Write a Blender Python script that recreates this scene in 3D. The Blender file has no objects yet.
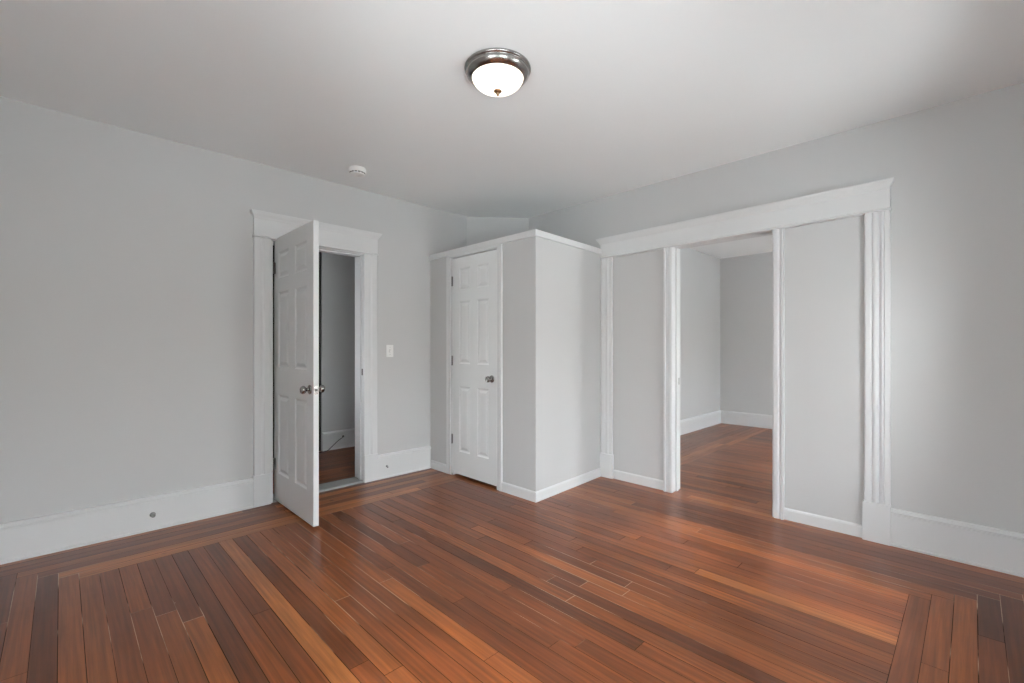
import bpy, bmesh, math, random
from mathutils import Vector, Matrix
C = bpy.context.scene.collection
SC = bpy.context.scene
PI = math.pi

# ------------------------------------------------------------------ camera
cam = bpy.data.objects.new('camera', bpy.data.cameras.new('camera'))
C.objects.link(cam)
cam.location = (0, 0, 1.25)
YAW = 0.7904
f_, r_ = Vector((math.cos(YAW), math.sin(YAW), 0)), Vector((math.sin(YAW), -math.cos(YAW), 0))
m = Matrix((r_, Vector((0, 0, 1)), -f_)).transposed()
cam.rotation_euler = m.to_euler()
cam.data.sensor_width = 36
cam.data.lens = 36 * 455.47 / 1024
cam.data.shift_y = (346.56 - 341.5) / 1024
cam.data.clip_start = 0.02
SC.camera = cam

# ------------------------------------------------------------------ sky and daylight
SKY, EXPO = 20.0, 0.0
W = bpy.data.worlds.new('sky'); SC.world = W; W.use_nodes = True
nt = W.node_tree; nt.nodes.clear()
tc = nt.nodes.new('ShaderNodeTexCoord'); sx = nt.nodes.new('ShaderNodeSeparateXYZ')
cr = nt.nodes.new('ShaderNodeValToRGB'); bg = nt.nodes.new('ShaderNodeBackground'); wo = nt.nodes.new('ShaderNodeOutputWorld')
mr = nt.nodes.new('ShaderNodeMapRange'); mr.inputs[1].default_value = -1; mr.inputs[2].default_value = 1
nt.links.new(tc.outputs['Generated'], sx.inputs[0]); nt.links.new(sx.outputs['Z'], mr.inputs[0])
nt.links.new(mr.outputs[0], cr.inputs[0]); nt.links.new(cr.outputs[0], bg.inputs[0]); nt.links.new(bg.outputs[0], wo.inputs[0])
e = cr.color_ramp.elements
e[0].position = 0.0; e[0].color = (0.60, 0.64, 0.655, 1)
e[1].position = 1.0; e[1].color = (0.86, 0.94, 1.0, 1)
for p, c in ((0.43, (0.575, 0.61, 0.625, 1)), (0.47, (0.50, 0.51, 0.50, 1)), (0.54, (0.52, 0.54, 0.54, 1)), (0.60, (0.90, 0.96, 1.0, 1))):
    k = e.new(p); k.color = c
bg.inputs[1].default_value = SKY

SC.view_settings.view_transform = 'Standard'
SC.view_settings.look = 'None'
SC.view_settings.gamma = 1
SC.view_settings.use_curve_mapping = False
SC.view_settings.exposure = EXPO
SC.cycles.max_bounces = 16
SC.cycles.diffuse_bounces = 12
SC.cycles.transparent_max_bounces = 16

sun = bpy.data.lights.new('sun', 'SUN'); sun.energy = 3.0; sun.angle = math.radians(4); sun.color = (1.0, 0.93, 0.82)
so_ = bpy.data.objects.new('sun', sun); C.objects.link(so_); so_.location = (-0.3, -6, 6)
so_.rotation_euler = Vector((0.31, 2.35, -2.05)).to_track_quat('-Z', 'Y').to_euler()

# main numbers of the place (metres; camera stands above the origin)
H = 2.69
YL, XR = 3.942, 3.726            # left wall face, right wall face
XN, YN = -0.42, -0.52            # the two walls behind the camera
TL, TR = 0.17, 0.125             # their thickness
XO, YO = 7.69, 2.91              # far corner of the next room
YH = 5.47                        # far wall of the hall

# ------------------------------------------------------------------ materials
def mat(name, col, rough=0.5, metal=0.0, bump=0.0, bscale=200, var=0.0, spec=0.5):
    M = bpy.data.materials.new(name); M.use_nodes = True
    n = M.node_tree; b = n.nodes['Principled BSDF']
    b.inputs['Roughness'].default_value = rough; b.inputs['Metallic'].default_value = metal
    b.inputs['Specular IOR Level'].default_value = spec
    tc = n.nodes.new('ShaderNodeTexCoord')
    no = n.nodes.new('ShaderNodeTexNoise'); no.inputs['Scale'].default_value = 2.2; no.inputs['Detail'].default_value = 4
    n.links.new(tc.outputs['Object'], no.inputs['Vector'])
    mx = n.nodes.new('ShaderNodeMix'); mx.data_type = 'RGBA'
    mx.inputs[6].default_value = (*[c * (1 - var) for c in col], 1); mx.inputs[7].default_value = (*[min(1, c * (1 + var)) for c in col], 1)
    n.links.new(no.outputs[0], mx.inputs[0]); n.links.new(mx.outputs[2], b.inputs['Base Color'])
    if bump:
        nb = n.nodes.new('ShaderNodeTexNoise'); nb.inputs['Scale'].default_value = bscale; nb.inputs['Detail'].default_value = 3
        n.links.new(tc.outputs['Object'], nb.inputs['Vector'])
        bp = n.nodes.new('ShaderNodeBump'); bp.inputs['Strength'].default_value = bump; bp.inputs['Distance'].default_value = 0.002
        n.links.new(nb.outputs[0], bp.inputs['Height']); n.links.new(bp.outputs[0], b.inputs['Normal'])
    return M
WALL = mat('grey_wall_paint', (0.540, 0.540, 0.535), 0.6, bump=0.04, bscale=160, var=0.015, spec=0.35)
CEIL = mat('white_ceiling_paint', (0.82, 0.835, 0.835), 0.85, var=0.012, spec=0.2)
TRIM = mat('white_trim_paint', (0.65, 0.655, 0.652), 0.4, var=0.012)
DOOR = mat('white_door_paint', (0.69, 0.70, 0.695), 0.4, var=0.01)
DARK = mat('unlit_recess_black', (0.012, 0.011, 0.010), 0.8)  # darkness of the unlit hall recess, put into the colour
NICK = mat('brushed_nickel', (0.36, 0.345, 0.33), 0.25, 1.0, bump=0.05, bscale=300, var=0.04)
KNOB = mat('satin_nickel_knob', (0.33, 0.32, 0.305), 0.2, 1.0, var=0.03)
HINGE = mat('dull_hinge_steel', (0.20, 0.19, 0.18), 0.4, 1.0)
BRONZE = mat('bronze_finial', (0.34, 0.22, 0.12), 0.3, 1.0)
SILL = mat('worn_grey_threshold', (0.34, 0.34, 0.325), 0.55, bump=0.4, bscale=60, var=0.2)
PLAS = mat('white_plastic', (0.78, 0.78, 0.76), 0.35)
VENT = mat('dark_vent_plastic', (0.05, 0.05, 0.05), 0.6)
RUBB = mat('black_rubber', (0.02, 0.02, 0.02), 0.5)
PIPE = mat('painted_pipe_metal', (0.30, 0.30, 0.29), 0.35, 0.8)

GLASS = bpy.data.materials.new('window_glass'); GLASS.use_nodes = True
n = GLASS.node_tree; n.nodes.clear()
a, t, g, o = (n.nodes.new(k) for k in ('ShaderNodeMixShader', 'ShaderNodeBsdfTransparent', 'ShaderNodeBsdfGlossy', 'ShaderNodeOutputMaterial'))
fr = n.nodes.new('ShaderNodeFresnel'); fr.inputs[0].default_value = 1.2; g.inputs['Roughness'].default_value = 0.02
n.links.new(fr.outputs[0], a.inputs[0]); n.links.new(t.outputs[0], a.inputs[1]); n.links.new(g.outputs[0], a.inputs[2]); n.links.new(a.outputs[0], o.inputs[0])

LAMP = bpy.data.materials.new('lit_alabaster_glass'); LAMP.use_nodes = True
b = LAMP.node_tree.nodes['Principled BSDF']; b.inputs['Base Color'].default_value = (0.9, 0.88, 0.82, 1); b.inputs['Roughness'].default_value = 0.25
b.inputs['Emission Color'].default_value = (1.0, 0.93, 0.80, 1); b.inputs['Emission Strength'].default_value = 3.2
lw = LAMP.node_tree.nodes.new('ShaderNodeTexNoise'); lw.inputs['Scale'].default_value = 9; lw.inputs['Detail'].default_value = 3
lm = LAMP.node_tree.nodes.new('ShaderNodeMapRange'); lm.inputs[3].default_value = 1.5; lm.inputs[4].default_value = 2.1
LAMP.node_tree.links.new(lw.outputs[0], lm.inputs[0]); LAMP.node_tree.links.new(lm.outputs[0], b.inputs['Emission Strength'])

def wood_mat(name, dull=0.0):
    M = bpy.data.materials.new(name); M.use_nodes = True
    n = M.node_tree; N = n.nodes.new; L = n.links.new
    b = n.nodes['Principled BSDF']
    uv = N('ShaderNodeUVMap'); uv.uv_map = 'grain'
    at = N('ShaderNodeAttribute'); at.attribute_name = 'board'
    sp = N('ShaderNodeSeparateXYZ'); L(at.outputs['Vector'], sp.inputs[0])
    # grain coordinates: metres along / across the board, shifted per board
    mp = N('ShaderNodeVectorMath'); mp.operation = 'MULTIPLY'; mp.inputs[1].default_value = (2.2, 85, 0); L(uv.outputs[0], mp.inputs[0])
    off = N('ShaderNodeVectorMath'); off.operation = 'MULTIPLY_ADD'; off.inputs[1].default_value = (37, 91, 53)
    L(at.outputs['Vector'], off.inputs[0]); L(mp.outputs[0], off.inputs[2])
    g1 = N('ShaderNodeTexNoise'); g1.inputs['Scale'].default_value = 1.0; g1.inputs['Detail'].default_value = 7; g1.inputs['Roughness'].default_value = 0.62; g1.inputs['Distortion'].default_value = 0.15
    L(off.outputs[0], g1.inputs['Vector'])
    # broad figure
    mp2 = N('ShaderNodeVectorMath'); mp2.operation = 'MULTIPLY'; mp2.inputs[1].default_value = (1.1, 7, 0); L(uv.outputs[0], mp2.inputs[0])
    off2 = N('ShaderNodeVectorMath'); off2.operation = 'MULTIPLY_ADD'; off2.inputs[1].default_value = (71, 23, 11)
    L(at.outputs['Vector'], off2.inputs[0]); L(mp2.outputs[0], off2.inputs[2])
    g2 = N('ShaderNodeTexNoise'); g2.inputs['Scale'].default_value = 1.6; g2.inputs['Detail'].default_value = 3; L(off2.outputs[0], g2.inputs['Vector'])
    wv = N('ShaderNodeTexWave'); wv.wave_type = 'BANDS'; wv.bands_direction = 'Y'; wv.inputs['Scale'].default_value = 1.5
    wv.inputs['Distortion'].default_value = 9; wv.inputs['Detail'].default_value = 2; wv.inputs['Detail Scale'].default_value = 0.6; L(off2.outputs[0], wv.inputs['Vector'])
    def mr(src, lo, hi, a=0.0, b_=1.0):
        k = N('ShaderNodeMapRange'); k.inputs[1].default_value = a; k.inputs[2].default_value = b_
        k.inputs[3].default_value = lo; k.inputs[4].default_value = hi; L(src, k.inputs[0]); return k.outputs[0]
    def mul(a_, b_):
        k = N('ShaderNodeMath'); k.operation = 'MULTIPLY'; L(a_, k.inputs[0]); L(b_, k.inputs[1]); return k.outputs[0]
    tone = N('ShaderNodeValToRGB'); L(sp.outputs['X'], tone.inputs[0])
    els = tone.color_ramp.elements
    els[0].position = 0; els[0].color = (0.095, 0.026, 0.0075, 1)
    els[1].position = 1; els[1].color = (0.37, 0.130, 0.034, 1)
    for p, c in ((0.18, (0.130, 0.034, 0.009, 1)), (0.5, (0.195, 0.053, 0.0125, 1)), (0.8, (0.28, 0.084, 0.020, 1))):
        q = els.new(p); q.color = c
    fac = mul(mul(mr(g1.outputs[0], 0.62, 1.36, 0.25, 0.75), mr(g2.outputs[0], 0.74, 1.26, 0.28, 0.72)), mr(wv.outputs[0], 0.88, 1.06))
    vm = N('ShaderNodeVectorMath'); vm.operation = 'SCALE'; L(tone.outputs[0], vm.inputs[0]); L(fac, vm.inputs['Scale'])
    # big worn, lighter patches in the varnish over the whole floor
    tc = N('ShaderNodeTexCoord')
    pn = N('ShaderNodeTexNoise'); pn.inputs['Scale'].default_value = 0.9; pn.inputs['Detail'].default_value = 4; L(tc.outputs['Object'], pn.inputs['Vector'])
    vm2 = N('ShaderNodeVectorMath'); vm2.operation = 'SCALE'; L(vm.outputs[0], vm2.inputs[0]); L(mr(pn.outputs[0], 0.86, 1.16, 0.3, 0.7), vm2.inputs['Scale'])
    # paint flecks and knots
    vo = N('ShaderNodeTexVoronoi'); vo.inputs['Scale'].default_value = 3.4; L(tc.outputs['Object'], vo.inputs['Vector'])
    lt = N('ShaderNodeMath'); lt.operation = 'LESS_THAN'; lt.inputs[1].default_value = 0.012; L(vo.outputs['Distance'], lt.inputs[0])
    mx = N('ShaderNodeMix'); mx.data_type = 'RGBA'; mx.inputs[7].default_value = (0.55, 0.46, 0.38, 1)
    ml = N('ShaderNodeMath'); ml.operation = 'MULTIPLY'; ml.inputs[1].default_value = 0.75; L(lt.outputs[0], ml.inputs[0])
    L(ml.outputs[0], mx.inputs[0]); L(vm2.outputs[0], mx.inputs[6])
    vk = N('ShaderNodeTexVoronoi'); vk.inputs['Scale'].default_value = 1.7; L(tc.outputs['Object'], vk.inputs['Vector'])
    kn = mr(vk.outputs['Distance'], 0.85, 0.0, 0.012, 0.045)
    mk = N('ShaderNodeMix'); mk.data_type = 'RGBA'; mk.inputs[7].default_value = (0.035, 0.014, 0.008, 1)
    L(kn, mk.inputs[0]); L(mx.outputs[2], mk.inputs[6]); L(mk.outputs[2], b.inputs['Base Color'])
    rg = mr(g2.outputs[0], 0.277 + dull, 0.282 + dull, 0.3, 0.7); L(rg, b.inputs['Roughness'])
    b.inputs['Specular IOR Level'].default_value = 0.5
    cup = N('ShaderNodeBump'); cup.inputs['Strength'].default_value = 0.25; cup.inputs['Distance'].default_value = 0.004
    cn = N('ShaderNodeTexNoise'); cn.inputs['Scale'].default_value = 5; cn.inputs['Detail'].default_value = 2; L(tc.outputs['Object'], cn.inputs['Vector'])
    L(cn.outputs[0], cup.inputs['Height']); L(cup.outputs[0], b.inputs['Normal'])
    return M
WOOD = wood_mat('red_pine_boards')
WOOD_HALL = wood_mat('hall_pine_boards', 0.1)
GAP = bpy.data.materials.new('board_gap_dust'); GAP.use_nodes = True
n = GAP.node_tree; b = n.nodes['Principled BSDF']; b.inputs['Roughness'].default_value = 0.9
tc = n.nodes.new('ShaderNodeTexCoord'); no = n.nodes.new('ShaderNodeTexNoise'); no.inputs['Scale'].default_value = 1.1; no.inputs['Detail'].default_value = 5
rp = n.nodes.new('ShaderNodeValToRGB'); rp.color_ramp.elements[0].position = 0.51; rp.color_ramp.elements[0].color = (0.022, 0.010, 0.006, 1)
rp.color_ramp.elements[1].position = 0.57; rp.color_ramp.elements[1].color = (0.55, 0.43, 0.34, 1)
n.links.new(tc.outputs['Object'], no.inputs['Vector']); n.links.new(no.outputs[0], rp.inputs[0]); n.links.new(rp.outputs[0], b.inputs['Base Color'])

# ------------------------------------------------------------------ helpers
def box(bm, x0, x1, y0, y1, z0, z1, mi=0):
    v = [bm.verts.new(p) for p in ((x0, y0, z0), (x1, y0, z0), (x1, y1, z0), (x0, y1, z0), (x0, y0, z1), (x1, y0, z1), (x1, y1, z1), (x0, y1, z1))]
    for q in ((0, 3, 2, 1), (4, 5, 6, 7), (0, 1, 5, 4), (1, 2, 6, 5), (2, 3, 7, 6), (3, 0, 4, 7)):
        bm.faces.new([v[i] for i in q]).material_index = mi
def prism(bm, origin, A, B, L, pts, length):
    """closed polygon pts in the A,B plane, drawn out by length along L"""
    o, A, B, L = Vector(origin), Vector(A), Vector(B), Vector(L)
    r0 = [bm.verts.new(o + A * a + B * b) for a, b in pts]; r1 = [bm.verts.new(v.co + L * length) for v in r0]
    k = len(pts)
    for i in range(k): bm.faces.new((r0[i], r0[(i + 1) % k], r1[(i + 1) % k], r1[i]))
    bm.faces.new(r0[::-1]); bm.faces.new(r1)
def cornice(bm, origin, along, out, s0, s1, pts):
    """profile pts (out, z) run along a wall with mitred returns at both ends"""
    o, L, O = Vector(origin), Vector(along), Vector(out)
    U = Vector((0, 0, 1)); rings = []
    for k in range(4):
        rings.append([bm.verts.new(o + L * ((s0 - max(0, d - pts[1][0])) if k < 2 else (s1 + max(0, d - pts[1][0]))) + O * (d if k in (1, 2) else 0) + U * z) for d, z in pts])
    n_ = len(pts)
    for k in range(3):
        for i in range(n_ - 1): bm.faces.new((rings[k][i], rings[k][i + 1], rings[k + 1][i + 1], rings[k + 1][i]))
        
    bm.faces.new([r[0] for r in rings][::-1]); bm.faces.new([r[-1] for r in rings])
    bm.faces.new([rings[0][i] for i in range(n_)] + [rings[3][i] for i in reversed(range(n_))])
def lathe(bm, pts, origin=(0, 0, 0), axis='z', seg=48, mi=0):
    """pts (radius, height) turned about an axis"""
    o = Vector(origin)
    ax = {'z': (Vector((1, 0, 0)), Vector((0, 1, 0)), Vector((0, 0, 1))), '-x': (Vector((0, 1, 0)), Vector((0, 0, 1)), Vector((-1, 0, 0))),
          'x': (Vector((0, 1, 0)), Vector((0, 0, 1)), Vector((1, 0, 0))), '-y': (Vector((1, 0, 0)), Vector((0, 0, 1)), Vector((0, -1, 0)))}[axis]
    rings = []
    for r, h in pts:
        if r < 1e-6: rings.append([bm.verts.new(o + ax[2] * h)])
        else: rings.append([bm.verts.new(o + ax[0] * r * math.cos(2 * PI * i / seg) + ax[1] * r * math.sin(2 * PI * i / seg) + ax[2] * h) for i in range(seg)])
    for a, b in zip(rings, rings[1:]):
        for i in range(seg):
            j = (i + 1) % seg
            if len(a) == 1 and len(b) == 1: continue
            if len(a) == 1: f = bm.faces.new((a[0], b[i], b[j]))
            elif len(b) == 1: f = bm.faces.new((a[i], a[j], b[0]))
            else: f = bm.faces.new((a[i], a[j], b[j], b[i]))
            f.smooth = True; f.material_index = mi
def tube(bm, path, r, seg=10):
    P = [Vector(p) for p in path]; rings = []
    for i, p in enumerate(P):
        d = (P[min(i + 1, len(P) - 1)] - P[max(i - 1, 0)]).normalized()
        a = d.orthogonal().normalized() if i == 0 else (pa - d * pa.dot(d)).normalized()
        pa = a; b = d.cross(a)
        rings.append([bm.verts.new(p + (a * math.cos(2 * PI * k / seg) + b * math.sin(2 * PI * k / seg)) * r) for k in range(seg)])
    for x, y in zip(rings, rings[1:]):
        for k in range(seg): bm.faces.new((x[k], x[(k + 1) % seg], y[(k + 1) % seg], y[k])).smooth = True
    bm.faces.new(rings[0][::-1]); bm.faces.new(rings[-1])
def obj(name, bm, material, parent=None, bevel=0.0, loc=None):
    bmesh.ops.recalc_face_normals(bm, faces=bm.faces[:])
    me = bpy.data.meshes.new(name); bm.to_mesh(me); bm.free()
    for mm in (material if isinstance(material, (list, tuple)) else [material]): me.materials.append(mm)
    o = bpy.data.objects.new(name, me); C.objects.link(o)
    if parent: o.parent = parent
    if loc: o.location = loc
    if bevel:
        md = o.modifiers.new('soft_edges', 'BEVEL'); md.width = bevel; md.segments = 2; md.limit_method = 'ANGLE'; md.angle_limit = math.radians(35)
    return o
def struct(name, bm, material, label, cat, bevel=0.0):
    o = obj(name, bm, material, None, bevel)
    o['kind'] = 'structure'; o['label'] = label; o['category'] = cat
    return o
def thing(name, label, cat, loc=(0, 0, 0), rotz=0, kind=None, group=None):
    o = bpy.data.objects.new(name, None); C.objects.link(o); o.location = loc; o.rotation_euler = (0, 0, rotz)
    o.empty_display_size = 0.1
    o['label'] = label; o['category'] = cat
    if kind: o['kind'] = kind
    if group: o['group'] = group
    return o
new = bmesh.new

# ------------------------------------------------------------------ floor of separate boards (one mesh)
random.seed(11)
BW = 0.0803
fb = new(); uvl = fb.loops.layers.uv.new('grain'); cl = fb.loops.layers.float_color.new('board')
def board(x0, x1, y0, y1, along, mi=0, tone=None):
    g_ = 0.0009 if random.random() < 0.6 else 0.0017
    if x1 - x0 < 0.01 or y1 - y0 < 0.01: return
    t = tone if tone is not None else min(1, max(0, random.gauss(0.5, 0.27)))
    col = (t, random.random(), random.random(), 1); uo = random.random() * 20
    vs = [fb.verts.new(p) for p in ((x0 + g_, y0 + g_, 0), (x1 - g_, y0 + g_, 0), (x1 - g_, y1 - g_, 0), (x0 + g_, y1 - g_, 0))]
    fc = fb.faces.new(vs); fc.material_index = mi
    for lp in fc.loops:
        p = lp.vert.co
        lp[uvl].uv = ((p.y if along == 'y' else p.x) + uo, (p.x if along == 'y' else p.y)); lp[cl] = col
def run(a0, a1, b0, b1, along, mi=0, lo=0.7, hi=2.6, bias=0.0):
    """one row: across a0..a1, along b0..b1, cut into boards of random length"""
    s = b0 - random.random() * 1.2
    while s < b1:
        e_ = s + random.uniform(lo, hi); p, q = max(s, b0), min(e_, b1)
        if b1 - q < 0.25: q = b1; e_ = b1
        t = min(1, max(0, random.gauss(0.50 + bias, 0.20)))
        if q - p > 0.02:
            board(*((a0, a1, p, q) if along == 'y' else (p, q, a0, a1)), along, mi, t)
        s = e_
FX0, FY0, FY1 = 0.150, 0.223, 3.385
FX1 = FX0 + 35 * BW
# border under the left wall and by the window wall (boards along x, ends stepped on the mitre)
for k in range(7):
    a = FY1 + k * BW
    run(a, a + BW, FX0 - (k + 1) * BW, XR + 0.13, 'x', bias=(0.34, 0.30, 0.22, 0.2, -0.28, 0.12, 0.0)[k], lo=1.6, hi=3.6)
for k in range(10):
    a = FY0 - (k + 1) * BW
    run(a, a + BW, FX0 - (k + 1) * BW, min(XR + 0.13, FX1 + (k + 1) * BW), 'x', lo=1.2, hi=3.2)
for k in range(8):                                       # border by the side window wall
    a = FX0 - (k + 1) * BW
    run(a, a + BW, FY0 - k * BW, FY1 + min(k, 7) * BW, 'y')
for k in range(35):                                      # field
    run(FX0 + k * BW, FX0 + (k + 1) * BW, FY0, FY1, 'y')
for k in range(11):                                      # border along the right wall, on through the opening
    x = FX1 + k * BW
    run(x, x + BW, max(YN - 0.02, FY0 - k * BW), FY1, 'y', bias=0.08, lo=1.5, hi=3.5)
x += BW
XB = x
while x < XO + 0.03:                                     # next room
    run(x, x + BW, YN - 0.02, 2.15, 'y', bias=-0.05); x += BW
for k in range(10):
    a = 2.15 + k * BW
    run(a, a + BW, XB, XO + 0.02, 'x', bias=0.2 if k < 3 else -0.05, lo=2.0, hi=4)
y = FY1 + 7 * BW                                         # hall
while y < 6.6:
    run(y, y + BW, 0.7, 3.6, 'x', mi=1, bias=-0.1); y += BW
for (x0, x1, y0, y1) in ((XN - 0.2, XO + 0.2, YN - 0.2, YL + 0.07), (0.7, 3.6, YL + 0.07, 6.6)):
    vs = [fb.verts.new(p) for p in ((x0, y0, -0.002), (x1, y0, -0.002), (x1, y1, -0.002), (x0, y1, -0.002))]
    fb.faces.new(vs).material_index = 2
fl = struct('floor', fb, [WOOD, WOOD_HALL, GAP], 'glossy reddish brown pine board floor with mitred border boards', 'floor')

# ------------------------------------------------------------------ ceiling and walls
bm = new(); box(bm, XN - 0.2, XO + 0.2, YN - 0.2, 6.7, H, H + 0.15)
struct('ceiling', bm, CEIL, 'smooth white ceiling over the empty room', 'ceiling')

D0, D1, DZ = 1.187, 1.989, 2.114         # doorway in the left wall
bm = new()
box(bm, XN - 0.15, D0, YL, YL + TL, 0, H); box(bm, D0, D1, YL, YL + TL, DZ, H); box(bm, D1, XR + 0.2, YL, YL + TL, 0, H)
struct('wall_left', bm, WALL, 'long plain grey wall pierced by the open doorway', 'wall')
bm = new(); prism(bm, (0, 0, 0), (1, 0, 0), (0, 1, 0), (0, 0, 1), [(3.185, YL + 0.01), (3.196, YL), (XR, 3.495), (XR + 0.01, 3.495), (XR + 0.01, YL + 0.01)], H)
struct('wall_corner', bm, WALL, 'short slanted grey wall across the corner above the closet', 'wall')

HZ = 2.105                               # wide cased opening in the right wall, now filled in
O0, O1 = 0.43, 2.50
P0, P1 = 1.029, 1.804                    # the passage left open between the infills
bm = new()
box(bm, XR, XR + TR, YN - 0.15, O0, 0, H); box(bm, XR, XR + TR, O0, O1, HZ + 0.03, H); box(bm, XR, XR + TR, O1, YL + 0.1, 0, H)
box(bm, XR + 0.006, XR + TR - 0.006, O0, P0 - 0.02, 0, HZ + 0.03); box(bm, XR + 0.006, XR + TR - 0.006, P1 + 0.02, O1, 0, HZ + 0.03)
struct('wall_right', bm, WALL, 'grey wall with a wide white cased opening and passage to the next room', 'wall')

# the two walls behind the camera hold the windows
def wall_with_holes(name, axis, c0, c1, s0, s1, holes, label):
    bm = new(); s = s0
    def bx(a, b, z0, z1):
        if axis == 'x': box(bm, a, b, c0, c1, z0, z1)
        else: box(bm, c0, c1, a, b, z0, z1)
    for h0, h1, z0, z1 in sorted(holes):
        bx(s, h0, 0, H); bx(h0, h1, 0, z0); bx(h0, h1, z1, H); s = h1
    bx(s, s1, 0, H)
    return struct(name, bm, WALL, label, 'wall')
near_w = [(-0.15, 1.05, 0.62, 2.05), (2.33, 3.00, 0.62, 2.05)]
side_w = [(0.15, 1.10, 0.62, 1.98)]
next_w = [(4.6, 5.5, 0.62, 1.98), (6.0, 6.9, 0.62, 1.98)]
wall_with_holes('wall_near', 'x', YN - 0.15, YN, XN - 0.15, XR + TR, near_w, 'grey window wall behind the camera')
wall_with_holes('wall_side', 'y', XN - 0.15, XN, YN - 0.15, YL + 0.1, side_w, 'grey window wall to the left of the camera')
wall_with_holes('wall_next_near', 'x', YN - 0.15, YN, XR + TR, XO + 0.15, next_w, 'window wall of the next room')
bm = new(); box(bm, XR + TR, XO + 0.15, YO, YO + 0.12, 0, H)
struct('wall_next_left', bm, WALL, 'left grey wall of the next room seen through the opening', 'wall')
bm = new(); box(bm, XO, XO + 0.12, YN - 0.15, YO, 0, H)
struct('wall_next_back', bm, WALL, 'darker grey back wall of the next room', 'wall')
bm = new(); box(bm, 2.216, 3.5, YH, YH + 0.1, 0, H); 
struct('wall_hall_back', bm, WALL, 'shaded grey hall wall facing the open doorway', 'wall')
bm = new(); box(bm, 3.4, 3.5, YL + TL, YH, 0, H)
for q in ((YL + TL, 4.45, 0, H), (5.05, 6.5, 0, H), (4.45, 5.05, 0, 1.0), (4.45, 5.05, 1.7, H)): box(bm, 0.8, 0.9, *q)
struct('wall_hall_side', bm, WALL, 'side walls closing the hall', 'wall')
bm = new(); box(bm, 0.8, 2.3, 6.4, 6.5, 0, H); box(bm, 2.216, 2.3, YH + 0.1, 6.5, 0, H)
box(bm, 0.9, 2.212, YH + 0.02, YH + 0.05, 0, H)  # black sheet across the recess, stands in for its deep shade
struct('wall_hall_dark', bm, DARK, 'recess beside the shaded hall wall, its unlit darkness put into the colour', 'wall')

# ------------------------------------------------------------------ windows (behind the camera, they light the room)
def window(name, label, axis, plane, inward, h):
    """axis: direction the wall runs; plane: inner wall face; inward: +1 or -1 into the room"""
    s0, s1, z0, z1 = h; w_, t_ = s1 - s0, z1 - z0
    root = thing(name, label, 'window', ((s0 + s1) / 2, plane, z0) if axis == 'x' else (plane, (s0 + s1) / 2, z0), 0 if axis == 'x' else -PI / 2, 'structure')
    q = w_ / 2
    # local x along wall, local +y = into the room
    if axis == 'x' and inward < 0: root.rotation_euler = (0, 0, PI)
    bm = new()
    for a, b, c, d in ((-q - 0.11, -q, -0.02, t_), (q, q + 0.11, -0.02, t_), (-q - 0.13, q + 0.13, t_, t_ + 0.15)): box(bm, a, b, 0, 0.022, c, d)
    obj('window_casing', bm, TRIM, root, 0.003)
    bm = new(); box(bm, -q - 0.14, q + 0.14, -0.02, 0.06, -0.045, -0.02); box(bm, -q - 0.11, q + 0.11, 0, 0.02, -0.13, -0.045)
    obj('window_sill', bm, TRIM, root, 0.003)
    for nm, y0, c, d in (('lower_sash', -0.05, 0.0, t_ / 2 + 0.02), ('upper_sash', -0.09, t_ / 2 - 0.02, t_)):
        bm = new()
        for a, b, e0, f0 in ((-q, -q + 0.045, c, d), (q - 0.045, q, c, d), (-q + 0.045, q - 0.045, c, c + 0.045), (-q + 0.045, q - 0.045, d - 0.045, d)):
            box(bm, a, b, y0 - 0.035, y0, e0, f0)
        s = obj(nm, bm, TRIM, root)
        bm = new(); box(bm, -q + 0.045, q - 0.045, y0 - 0.02, y0 - 0.016, c + 0.045, d - 0.045)
        obj('pane', bm, GLASS, s)
    L = bpy.data.lights.new('daylight', 'AREA'); L.shape = 'RECTANGLE'; L.size = w_; L.size_y = t_; L.cycles.is_portal = True
    lo = bpy.data.objects.new('daylight', L); C.objects.link(lo); lo.parent = root
    lo.location = (0, -0.14, t_ / 2); lo.rotation_euler = (PI / 2, 0, PI)
    return root
for i, h in enumerate(near_w): window('window_%d' % (i + 1), 'sash window behind the camera, number %d along the near wall' % (i + 1), 'x', YN, 1, h)
for i, h in enumerate(side_w): window('window_%d' % (i + 6), 'sash window in the side wall left of the camera, number %d from the near corner' % (i + 1), 'y', XN, 1, h)
for i, h in enumerate(next_w): window('window_%d' % (i + 3), 'sash window of the next room, number %d from the opening' % (i + 1), 'x', YN, 1, h)

window('window_5', 'added unseen small sash window brightening the hall from its end', 'y', 0.9, 1, (4.45, 5.05, 1.0, 1.7))  # out of view, added to brighten the hall wall

# ------------------------------------------------------------------ skirting boards
def skirting(name, p0, p1, out, label, tall=True, z=None):
    p0, p1 = Vector((*p0, 0)), Vector((*p1, 0)); L = p1 - p0; ln = L.length; L.normalize()
    if tall:
        h_ = z or 0.228
        pts = [(0, 0), (0.026, 0), (0.026, 0.012), (0.020, 0.017), (0.020, h_ - 0.034), (0.0165, h_ - 0.032), (0.0165, h_ - 0.030), (0.031, h_ - 0.028), (0.031, h_ - 0.018), (0.024, h_ - 0.012), (0.018, h_ - 0.002), (0, h_)]
    else:
        h_ = z or 0.082
        pts = [(0, 0), (0.013, 0), (0.013, h_ - 0.014), (0.010, h_ - 0.006), (0.004, h_), (0, h_)]
    bm = new(); prism(bm, p0, Vector((*out, 0)), (0, 0, 1), L, pts, ln)
    return struct(name, bm, TRIM, label, 'baseboard')
skirting('baseboard_left', (XN, YL), (1.058, YL), (0, -1), 'tall white moulded baseboard left of the open doorway')
skirting('baseboard_door', (2.108, YL), (2.703, YL), (0, -1), 'short tall baseboard between the doorway and the closet')
skirting('baseboard_right', (XR, YN), (XR, 0.367), (-1, 0), 'tall white baseboard right of the wide cased opening', z=0.232)
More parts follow.
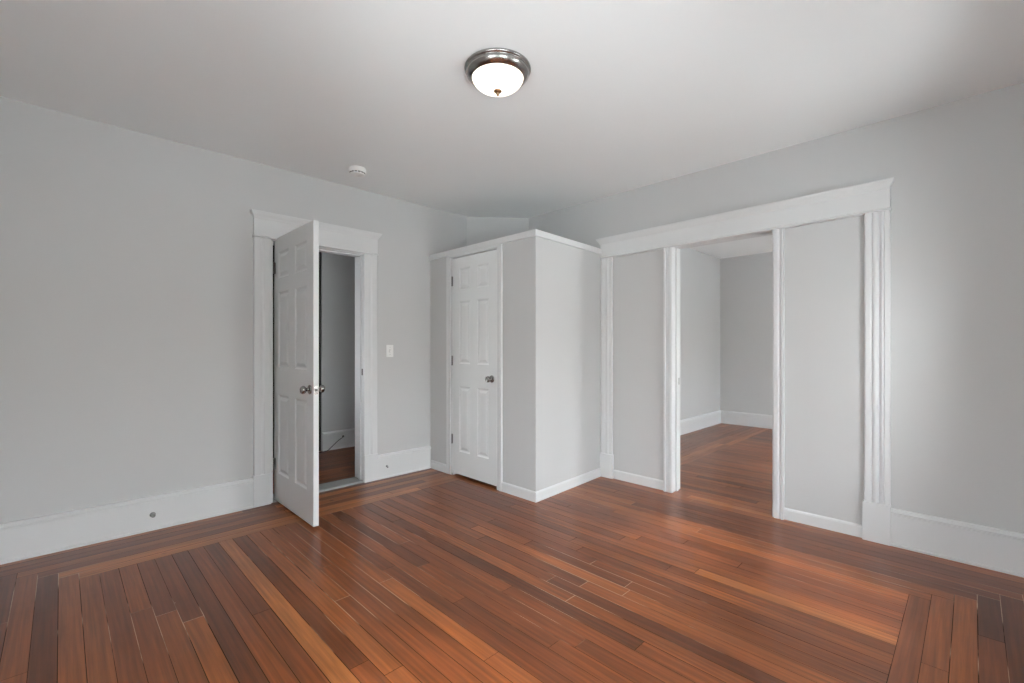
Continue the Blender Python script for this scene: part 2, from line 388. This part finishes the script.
skirting('baseboard_near', (XN, YN), (XR, YN), (0, 1), 'white baseboard behind the camera')
skirting('baseboard_side', (XN, YN), (XN, YL), (1, 0), 'white baseboard on the side window wall')
skirting('baseboard_next_left', (XR + TR, YO), (XO, YO), (0, -1), 'white baseboard on the left wall of the next room', z=0.205)
skirting('baseboard_next_back', (XO, YN), (XO, YO), (-1, 0), 'white baseboard on the back wall of the next room', z=0.205)
skirting('baseboard_hall', (2.218, YH), (3.4, YH), (0, -1), 'tall white baseboard on the shaded hall wall', z=0.222)
skirting('baseboard_infill_left', (XR + 0.006, 1.878), (XR + 0.006, 2.385), (-1, 0), 'low baseboard of the narrow infill panel beside the closet', False)
skirting('baseboard_infill_right', (XR + 0.006, 0.497), (XR + 0.006, 0.957), (-1, 0), 'low baseboard of the wide infill panel right of the passage', False)

# ------------------------------------------------------------------ closet box built into the corner
XC, YC, CZ = 2.714, 2.470, 2.165
CD0, CD1, CDZ = 2.925, 3.563, 2.110      # closet doorway
YE = 2.528                               # the side wall runs very slightly out of square
bm = new()
box(bm, XC, XC + 0.1, YC + 0.1, CD0, 0, CZ); box(bm, XC, XC + 0.1, CD1, YL, 0, CZ); box(bm, XC, XC + 0.1, CD0, CD1, CDZ, CZ)
box(bm, XC + 0.1, 3.19, YC + 0.12, YL, CZ - 0.05, CZ); box(bm, 3.19, XR, YC + 0.12, 3.495, CZ - 0.05, CZ)
struct('wall_closet_front', bm, WALL, 'grey closet wall around the closed panel door', 'wall')
bm = new(); prism(bm, (0, 0, 0), (1, 0, 0), (0, 1, 0), (0, 0, 1), [(XC, YC), (XR, YE), (XR, YE + 0.1), (XC, YC + 0.1)], CZ)
struct('wall_closet_side', bm, WALL, 'brighter side wall of the closet facing the room', 'wall')
sd = Vector((XR - XC, YE - YC, 0)).normalized(); so = Vector((sd.y, -sd.x, 0))
bm = new()                                                # cap moulding round the closet top
t0, t1 = CZ - 0.022, CZ + 0.026
A = [(XC - 0.020, YL), (XC - 0.020, YC - 0.016), (XR - 0.02, YE - 0.016), (XR - 0.02, YE + 0.06), (XC + 0.06, YC + 0.06), (XC + 0.06, YL)]
def capring(A, z0, z1):
    lo_ = [bm.verts.new((x_, y_, z0)) for x_, y_ in A]; hi_ = [bm.verts.new((x_, y_, z1)) for x_, y_ in A]
    for i in range(len(A)): bm.faces.new((lo_[i], lo_[(i + 1) % 6], hi_[(i + 1) % 6], hi_[i]))
    for r in (lo_, hi_): bm.faces.new((r[0], r[1], r[4], r[5])); bm.faces.new((r[1], r[2], r[3], r[4]))
capring(A, CZ - 0.026, t1)
struct('trim_closet_cap', bm, TRIM, 'white cap moulding running round the top of the closet', 'trim', 0.002)
bm = new()
cas = [(0, 0), (0, 0.013), (0.006, 0.017), (0.018, 0.017), (0.026, 0.013), (0.052, 0.010), (0.058, 0.012), (0.064, 0.009), (0.064, 0)]
prism(bm, (XC, 3.650, 0), (0, -1, 0), (-1, 0, 0), (0, 0, 1), cas, CDZ + 0.01)
prism(bm, (XC, 2.858, 0), (0, 1, 0), (-1, 0, 0), (0, 0, 1), cas, CDZ + 0.01)
box(bm, XC - 0.0125, XC, 2.858, 3.650, CDZ + 0.006, t0 + 0.002)
# jamb lining inside the closet doorway
box(bm, XC - 0.002, XC + 0.1, CD1 - 0.001, CD1 + 0.016, 0, CDZ); box(bm, XC - 0.002, XC + 0.1, CD0 - 0.016, CD0 + 0.0, 0, CDZ); box(bm, XC - 0.002, XC + 0.1, CD0 - 0.016, CD1 + 0.016, CDZ, CDZ + 0.012)
box(bm, XC + 0.045, XC + 0.06, CD0, CD0 + 0.012, 0, CDZ); box(bm, XC + 0.045, XC + 0.06, CD1 - 0.013, CD1 - 0.001, 0, CDZ); box(bm, XC + 0.045, XC + 0.06, CD0, CD1 - 0.001, CDZ - 0.012, CDZ)
struct('trim_closet_door', bm, TRIM, 'white casing around the closed closet door', 'trim')
skirting('baseboard_closet_left', (XC, 3.650), (XC, 3.915), (-1, 0), 'low baseboard between the tall baseboard and closet door', False)
skirting('baseboard_closet_front', (XC, YC - 0.010), (XC, 2.858), (-1, 0), 'low baseboard right of the closet door', False)
skirting('baseboard_closet_side', (XC - 0.012, YC), (XR - 0.03, YE), tuple(so[:2]), 'low baseboard along the closet side wall', False)

# ------------------------------------------------------------------ panel doors
def panel_door_mesh(w, h, t, px, pz):
    """slab with moulded raised panels on both faces; front face at y=0 looking to -y"""
    bm = new()
    xs = sorted({0, w, *[a for p in px for a in p]}); zs = sorted({0, h, *[a for p in pz for a in p]})
    for face, y, s in (('f', 0.0, 1), ('b', t, -1)):
        V = {}
        def vert(a, b, c):
            k = (round(a, 5), round(b, 5), round(c, 5))
            if k not in V: V[k] = bm.verts.new((a, b, c))
            return V[k]
        for i in range(len(xs) - 1):
            for j in range(len(zs) - 1):
                x0, x1, z0, z1 = xs[i], xs[i + 1], zs[j], zs[j + 1]
                if (x0, x1) in px and (z0, z1) in pz:
                    prev = None
                    for ins, dep in ((0, 0), (0.004, 0.003), (0.012, 0.0075), (0.020, 0.0085), (0.030, 0.0055), (0.042, 0.0015), (0.046, 0.001)):
                        ring = [vert(x0 + ins, y + s * dep, z0 + ins), vert(x1 - ins, y + s * dep, z0 + ins), vert(x1 - ins, y + s * dep, z1 - ins), vert(x0 + ins, y + s * dep, z1 - ins)]
                        if prev:
                            for k in range(4): bm.faces.new((prev[k], prev[(k + 1) % 4], ring[(k + 1) % 4], ring[k]))
                        prev = ring
                    bm.faces.new(prev)
                else:
                    bm.faces.new((vert(x0, y, z0), vert(x1, y, z0), vert(x1, y, z1), vert(x0, y, z1)))
    for a, b in (((0, 0), (0, h)), ((w, 0), (w, h)), ((0, 0), (w, 0)), ((0, h), (w, h))):
        bm.faces.new([bm.verts.new(p) for p in ((a[0], 0, a[1]), (b[0], 0, b[1]), (b[0], t, b[1]), (a[0], t, a[1]))])
    bmesh.ops.remove_doubles(bm, verts=bm.verts[:], dist=0.0001)
    return bm
def knob(parent, x, y, z, side, name='door_knob'):
    bm = new(); o_ = (x, y, z)
    def pl(pts):
        lathe(bm, pts, (0, 0, 0), 'z', 32)
    pl([(0, 0), (0.032, 0), (0.033, 0.003), (0.030, 0.007), (0.022, 0.009), (0.013, 0.011), (0.0115, 0.022), (0.014, 0.028), (0.024, 0.034), (0.0275, 0.042), (0.0275, 0.052), (0.0245, 0.058), (0.021, 0.0605), (0.019, 0.0595), (0, 0.0590)])
    rot = Matrix.Rotation(PI / 2 * side, 4, 'X')
    bmesh.ops.transform(bm, matrix=Matrix.Translation(o_) @ rot, verts=bm.verts[:])
    return obj(name, bm, KNOB, parent)
def hinge(parent, x, y, z, hh=0.09, lx=1, leaf=0.018):
    bm = new(); segs = 5
    for k in range(segs):
        lathe(bm, [(0, 0), (0.0065, 0), (0.0065, hh / segs - 0.0012), (0, hh / segs - 0.0012)], (x, y, z - hh / 2 + k * hh / segs), 'z', 14)
    lathe(bm, [(0, 0), (0.0045, 0.001), (0.0035, 0.005), (0, 0.006)], (x, y, z + hh / 2), 'z', 12)
    lathe(bm, [(0, 0), (0.0045, -0.001), (0.0035, -0.005), (0, -0.006)], (x, y, z - hh / 2), 'z', 12)
    box(bm, min(x, x + lx * leaf), max(x, x + lx * leaf), y + 0.004, y + 0.0065, z - hh / 2, z + hh / 2)
    return obj('hinge', bm, HINGE, parent)
PZ = lambda g: [(0.245 - g, 0.870 - g), (1.085 - g, 1.680 - g), (1.790 - g, 1.998 - g)]

# closet door, closed: local x runs along -y of the room, front faces the room
g = 0.026
wd = 0.627
cd = thing('door_2', 'closed white six panel closet door with nickel knob', 'door', (XC - 0.0015, 3.5585, g), -PI / 2, 'structure')
bm = panel_door_mesh(wd, 2.077, 0.035, [(0.100, 0.260), (0.364, 0.524)], PZ(g)); obj('door_leaf', bm, DOOR, cd)
knob(cd, wd - 0.062, 0, 0.962 - g, 1)
for hz in (1.885, 1.115, 0.355): hinge(cd, -0.0035, -0.007, hz - g, 0.088, 1, 0.006)

# open door: leaf swung 90 degrees into the room from its left jamb
g = 0.017
wd = 0.805
od = thing('door_1', 'open white six panel door swung into the room beside the doorway', 'door', (1.226, 3.972, g), -PI / 2, 'structure')
leaf = obj('door_leaf', panel_door_mesh(wd, 2.099, 0.036, [(0.100, 0.325), (0.459, 0.685)], PZ(g)), DOOR, od)
knob(od, wd - 0.062, 0, 0.952 - g, 1); knob(od, wd - 0.062, 0.036, 0.952 - g, -1)
bm = new(); box(bm, wd - 0.0005, wd + 0.0008, 0.006, 0.030, 0.952 - g - 0.029, 0.952 - g + 0.029); lp = obj('latch_plate', bm, NICK, od)
bm = new(); prism(bm, (wd, 0.011, 0.952 - g - 0.009), (1, 0, 0), (0, 1, 0), (0, 0, 1), [(0, 0), (0.003, 0), (0.010, 0.013), (0, 0.014)], 0.018); obj('latch_bolt', bm, HINGE, lp)
for hz in (1.880, 0.308):
    bm = new()
    for k in range(5): lathe(bm, [(0, 0), (0.007, 0), (0.007, 0.0168), (0, 0.0168)], (0.036, -0.0125, hz - g - 0.045 + k * 0.018), 'z', 14)
    lathe(bm, [(0, 0), (0.005, 0.001), (0.0035, 0.006), (0, 0.007)], (0.036, -0.0125, hz - g + 0.045), 'z', 12)
    box(bm, 0.002, 0.036, -0.0025, 0.0, hz - g - 0.045, hz - g + 0.045)
    obj('hinge', bm, HINGE, od)

# ------------------------------------------------------------------ doorway trim on the left wall
def pilaster(w, t):
    return [(w * a, t * b) for a, b in ((0, 0), (0, .80), (.03, .95), (.20, 1), (.23, .80), (.26, .80), (.29, .92), (.34, .88), (.38, .62), (.44, .55), (.47, .80), (.52, 1.05), (.60, 1.10), (.66, .98), (.69, .78), (.72, .78), (.75, .95), (.95, .92), (1, .75), (1, 0))]
def flatcas(w, t):
    return [(0, 0), (0, t * .88), (w * .03, t), (w * .40, t), (w * .43, t * .80), (w * .52, t * .74), (w * .60, t * .82), (w * .64, t * .95), (w * .97, t * .92), (w, t * .8), (w, 0)]
CROWN = lambda z0, z1, d0, d1: [(0, z0), (d0, z0), (d0 + 0.003, z0 + 0.004), (d0 + (d1 - d0) * .30, z0 + (z1 - z0) * .30), (d0 + (d1 - d0) * .75, z0 + (z1 - z0) * .62), (d1 - 0.002, z0 + (z1 - z0) * .84), (d1, z0 + (z1 - z0) * .86), (d1, z1), (0, z1)]
tr = thing('trim_doorway', 'white casing with crown head around the open doorway', 'trim', (0, 0, 0), 0, 'structure')
bm = new(); prism(bm, (1.065, YL, 0.245), (1, 0, 0), (0, -1, 0), (0, 0, 1), flatcas(0.120, 0.022), 2.103 - 0.245); obj('side_casing', bm, TRIM, tr)
bm = new(); prism(bm, (2.107, YL, 0.250), (-1, 0, 0), (0, -1, 0), (0, 0, 1), flatcas(0.130, 0.022), 2.103 - 0.250); obj('side_casing', bm, TRIM, tr)
bm = new(); box(bm, 1.058, 1.187, YL - 0.027, YL, 0, 0.245); obj('plinth_block', bm, TRIM, tr, 0.002)
bm = new(); box(bm, 1.976, 2.109, YL - 0.027, YL, 0, 0.250); obj('plinth_block', bm, TRIM, tr, 0.002)
bm = new(); box(bm, 1.063, 2.109, YL - 0.024, YL, 2.118, 2.265); obj('head_board', bm, TRIM, tr)
bm = new(); cornice(bm, (0, YL, 0), (1, 0, 0), (0, -1, 0), 1.063, 2.109, [(0, 2.103), (0.026, 2.103), (0.033, 2.108), (0.033, 2.113), (0.026, 2.119), (0, 2.119)]); obj('bead', bm, TRIM, tr)
bm = new(); cornice(bm, (0, YL, 0), (1, 0, 0), (0, -1, 0), 1.069, 2.109, CROWN(2.248, 2.306, 0.025, 0.055)); obj('crown', bm, TRIM, tr)
bm = new()
J0, J1, JZ = D0, D1 - 0.001, DZ - 0.004
box(bm, J0 - 0.001, J0 + 0.018, YL - 0.001, YL + TL + 0.002, 0, JZ); box(bm, J1 - 0.010, J1 + 0.004, YL - 0.001, YL + TL + 0.002, 0, JZ); box(bm, J0, J1, YL - 0.001, YL + TL + 0.002, JZ - 0.012, JZ + 0.006)
box(bm, J0 + 0.018, J0 + 0.030, YL + 0.040, YL + 0.075, 0, JZ - 0.012); box(bm, J1 - 0.022, J1 - 0.010, YL + 0.040, YL + 0.075, 0, JZ - 0.012); box(bm, J0 + 0.018, J1 - 0.010, YL + 0.040, YL + 0.075, JZ - 0.024, JZ - 0.012)
jl = obj('jamb', bm, TRIM, tr)
bm = new(); box(bm, J1 - 0.0115, J1 - 0.0095, YL + 0.008, YL + 0.034, 0.985, 1.045); obj('strike_plate', bm, HINGE, jl)
bm = new(); prism(bm, (J0 + 0.018, YL - 0.012, 0.0005), (0, 1, 0), (0, 0, 1), (1, 0, 0), [(0, 0), (0, 0.004), (0.012, 0.015), (0.10, 0.018), (0.18, 0.017), (0.205, 0.004), (0.205, 0)], J1 - J0 - 0.028)
struct('trim_threshold', bm, SILL, 'worn grey threshold strip across the open doorway', 'threshold')

# ------------------------------------------------------------------ wide cased opening on the right wall
wr = thing('trim_opening', 'wide white cased opening with fluted side casings and crown head', 'trim', (0, 0, 0), 0, 'structure')
for a, b, pz_, w_ in ((0.362, 1, 0.251, 0.130), (2.524, -1, 0.226, 0.126)):
    bm = new(); prism(bm, (XR, a, pz_), (0, b, 0), (-1, 0, 0), (0, 0, 1), pilaster(w_, 0.027), 2.112 - pz_); obj('fluted_casing', bm, TRIM, wr)
    bm = new(); box(bm, XR - 0.034, XR, min(a - b * 0.003, a + b * (w_ + 0.009)), max(a - b * 0.003, a + b * (w_ + 0.009)), 0, pz_); obj('plinth_block', bm, TRIM, wr, 0.002)
bm = new(); box(bm, XR - 0.026, XR + 0.006, 0.363, 2.524, 2.112, 2.262); hd = [obj('head_board', bm, TRIM, wr)]
bm = new(); cornice(bm, (XR, 0, 0), (0, 1, 0), (-1, 0, 0), 0.363, 2.520, [(0, 2.102), (0.027, 2.102), (0.034, 2.107), (0.034, 2.112), (0.027, 2.118), (0, 2.118)]); hd.append(obj('bead', bm, TRIM, wr))
bm = new(); cornice(bm, (XR, 0, 0), (0, 1, 0), (-1, 0, 0), 0.370, 2.530, CROWN(2.238, 2.294, 0.027, 0.055)); hd.append(obj('crown', bm, TRIM, wr))
for o_ in hd: o_.rotation_euler = (-0.0070, 0, 0); o_.location = (0, -0.0070 * 2.2, 0.0070 * 1.5)   # the old head sags to the left
pr = thing('trim_passage', 'narrow white casing and jambs of the open passage to the next room', 'trim', (0, 0, 0), 0, 'structure')
pc = lambda w, t: [(0, 0), (0, t), (w * .20, t), (w * .30, t * .72), (w * .38, t * .72), (w * .50, t * .95), (w * .82, t * .95), (w * .92, t * .7), (w, t * .7), (w, 0)]
for a, b in ((P1 + 0.073, -1), (P0 - 0.072, 1)):
    bm = new(); prism(bm, (XR + 0.006, a, 0), (0, b, 0), (-1, 0, 0), (0, 0, 1), pc(0.073, 0.034), 2.106); obj('side_casing', bm, TRIM, pr)
bm = new(); prism(bm, (XR + 0.006, P1, 0), (1, 0, 0), (0, -1, 0), (0, 0, 1), [(-0.0336, 0), (-0.0336, 0.0), (-0.03, 0.002), (0.012, 0.002), (0.012, -0.002), (0.046, -0.002), (0.046, 0.010), (0.080, 0.010), (0.080, 0.0), (0.118, 0.0), (0.118, -0.022), (0, -0.022)], 2.106); jb = obj('jamb', bm, TRIM, pr)
bm = new(); box(bm, XR + 0.088, XR + 0.118, P1 - 0.003, P1 + 0.001, 0.918, 0.976); obj('strike_plate', bm, PIPE, jb)
bm = new(); box(bm, XR + 0.006, XR + 0.124, P0 - 0.021, P0, 0, 2.106); box(bm, XR + 0.052, XR + 0.086, P0, P0 + 0.011, 0, 2.09); obj('jamb', bm, TRIM, pr)
bm = new(); box(bm, XR + 0.0065, XR + 0.124, P0, P1, 2.104, 2.130); obj('head_jamb', bm, TRIM, pr)
bm = new()
for a, b in ((P1 + 0.073, -1), (P0 - 0.072, 1)): prism(bm, (XR + TR, a, 0), (0, b, 0), (1, 0, 0), (0, 0, 1), pc(0.073, 0.020), 2.106)
box(bm, XR + TR, XR + TR + 0.02, P0 - 0.072, P1 + 0.073, 2.106, 2.2); obj('far_casing', bm, TRIM, pr)

# ------------------------------------------------------------------ small fittings
cl_ = thing('ceiling_light', 'lit flush ceiling light with brushed nickel rim and white glass bowl', 'ceiling light', (1.608, 1.729, H))
bm = new(); lathe(bm, [(0, 0), (0.166, 0), (0.171, -0.003), (0.172, -0.009), (0.169, -0.014), (0.162, -0.0165), (0.160, -0.020), (0.163, -0.025), (0.162, -0.032), (0.156, -0.040), (0.147, -0.048), (0.138, -0.054), (0.1335, -0.056), (0.132, -0.053), (0.132, -0.040), (0.0, -0.040)], seg=96); obj('rim', bm, NICK, cl_)
bm = new(); lathe(bm, [(0.1315, -0.042), (0.1315, -0.053), (0.129, -0.062), (0.120, -0.076), (0.105, -0.089), (0.086, -0.100), (0.062, -0.1085), (0.038, -0.1130), (0.018, -0.1145), (0, -0.1145)], seg=96); obj('glass_bowl', bm, LAMP, cl_)
bm = new(); lathe(bm, [(0, -0.112), (0.020, -0.1145), (0.0215, -0.118), (0.019, -0.122), (0.010, -0.127), (0.006, -0.131), (0.0075, -0.136), (0.006, -0.141), (0.0, -0.144)], seg=32); obj('finial', bm, BRONZE, cl_)

sm = thing('smoke_detector', 'small round white smoke detector on the ceiling', 'smoke detector', (1.705, 3.500, H))
bm = new(); lathe(bm, [(0, 0), (0.064, 0), (0.066, -0.004), (0.068, -0.010), (0.068, -0.032), (0.065, -0.036), (0.056, -0.036), (0.056, -0.044), (0.060, -0.0445), (0.059, -0.049), (0.050, -0.052), (0.018, -0.054), (0.016, -0.0525), (0, -0.0525)], seg=64); obj('housing', bm, PLAS, sm)
bm = new()
for k in range(14):
    a = 2 * PI * k / 14; b_ = new(); box(b_, 0.0555, 0.0605, -0.0095, 0.0095, -0.0438, -0.0362)
    bmesh.ops.rotate(b_, verts=b_.verts[:], matrix=Matrix.Rotation(a, 3, 'Z'))
    me_ = bpy.data.meshes.new('slot'); b_.to_mesh(me_); b_.free(); bm.from_mesh(me_); bpy.data.meshes.remove(me_)
obj('vent_slots', bm, VENT, sm)

sw = thing('light_switch', 'white toggle light switch plate beside the doorway casing', 'light switch', (2.247, YL, 1.208))
bm = new(); prism(bm, (-0.037, 0, -0.0585), (1, 0, 0), (0, 0, 1), (0, -1, 0), [(0, 0), (0.074, 0), (0.074, 0.117), (0, 0.117)], 0.006); obj('cover_plate', bm, PLAS, sw, 0.003)
bm = new(); prism(bm, (-0.0055, -0.0055, -0.013), (0, -1, 0), (0, 0, 1), (1, 0, 0), [(0, 0), (0.003, 0.0), (0.012, 0.018), (0.012, 0.024), (0, 0.026)], 0.011); obj('toggle', bm, PLAS, sw, 0.001)
for z_ in (0.035, -0.035):
    bm = new(); lathe(bm, [(0, 0.0072), (0.003, 0.0066), (0.0035, 0.0055), (0, 0.0050)], (0, 0, z_), '-y', 12); obj('screw', bm, PIPE, sw)
bm = new(); box(bm, -0.0065, 0.0065, -0.0064, -0.0055, -0.014, 0.014); obj('toggle_slot', bm, VENT, sw)

ds = thing('door_stop', 'small grey open pipe stub poking out of the left baseboard', 'door stop', (0.443, YL - 0.0195, 0.107))
bm = new(); lathe(bm, [(0.017, 0), (0.017, 0.002), (0.011, 0.004), (0.0105, 0.022), (0.0125, 0.026), (0.0125, 0.034), (0.009, 0.036), (0.0085, 0.014), (0, 0.012)], (0, 0, 0), '-y', 24); obj('stub', bm, PIPE, ds)
ds = thing('wall_hook', 'tiny bent metal hook in the baseboard below the light switch', 'hook', (2.205, YL - 0.0195, 0.112))
bm = new(); tube(bm, [(0, 0, 0), (0, -0.012, 0), (-0.004, -0.024, -0.002), (-0.010, -0.036, -0.004), (-0.014, -0.044, -0.002), (-0.015, -0.046, 0.006)], 0.0062); obj('shank', bm, PIPE, ds)
bm = new(); lathe(bm, [(0, 0), (0.011, 0), (0.010, 0.003), (0.005, 0.005), (0, 0.005)], (0, 0, 0), '-y', 20); obj('base_disc', bm, PIPE, ds)

cb = thing('coax_cable', 'thin black cable hanging from the hall baseboard to the floor', 'cable', (2.468, YH - 0.0195, 0.146))
bm = new(); tube(bm, [(0, 0, 0), (-0.002, -0.012, 0.001), (-0.012, -0.022, -0.006), (-0.040, -0.024, -0.022), (-0.080, -0.024, -0.046), (-0.125, -0.024, -0.082), (-0.165, -0.024, -0.115), (-0.195, -0.026, -0.138), (-0.215, -0.032, -0.1412), (-0.26, -0.05, -0.1412), (-0.32, -0.06, -0.1412)], 0.0044); obj('cord', bm, RUBB, cb)
bm = new(); lathe(bm, [(0, 0), (0.012, 0), (0.012, 0.006), (0.007, 0.008), (0.007, 0.016), (0, 0.016)], (0, 0, 0), '-y', 18); obj('socket_nut', bm, RUBB, cb)
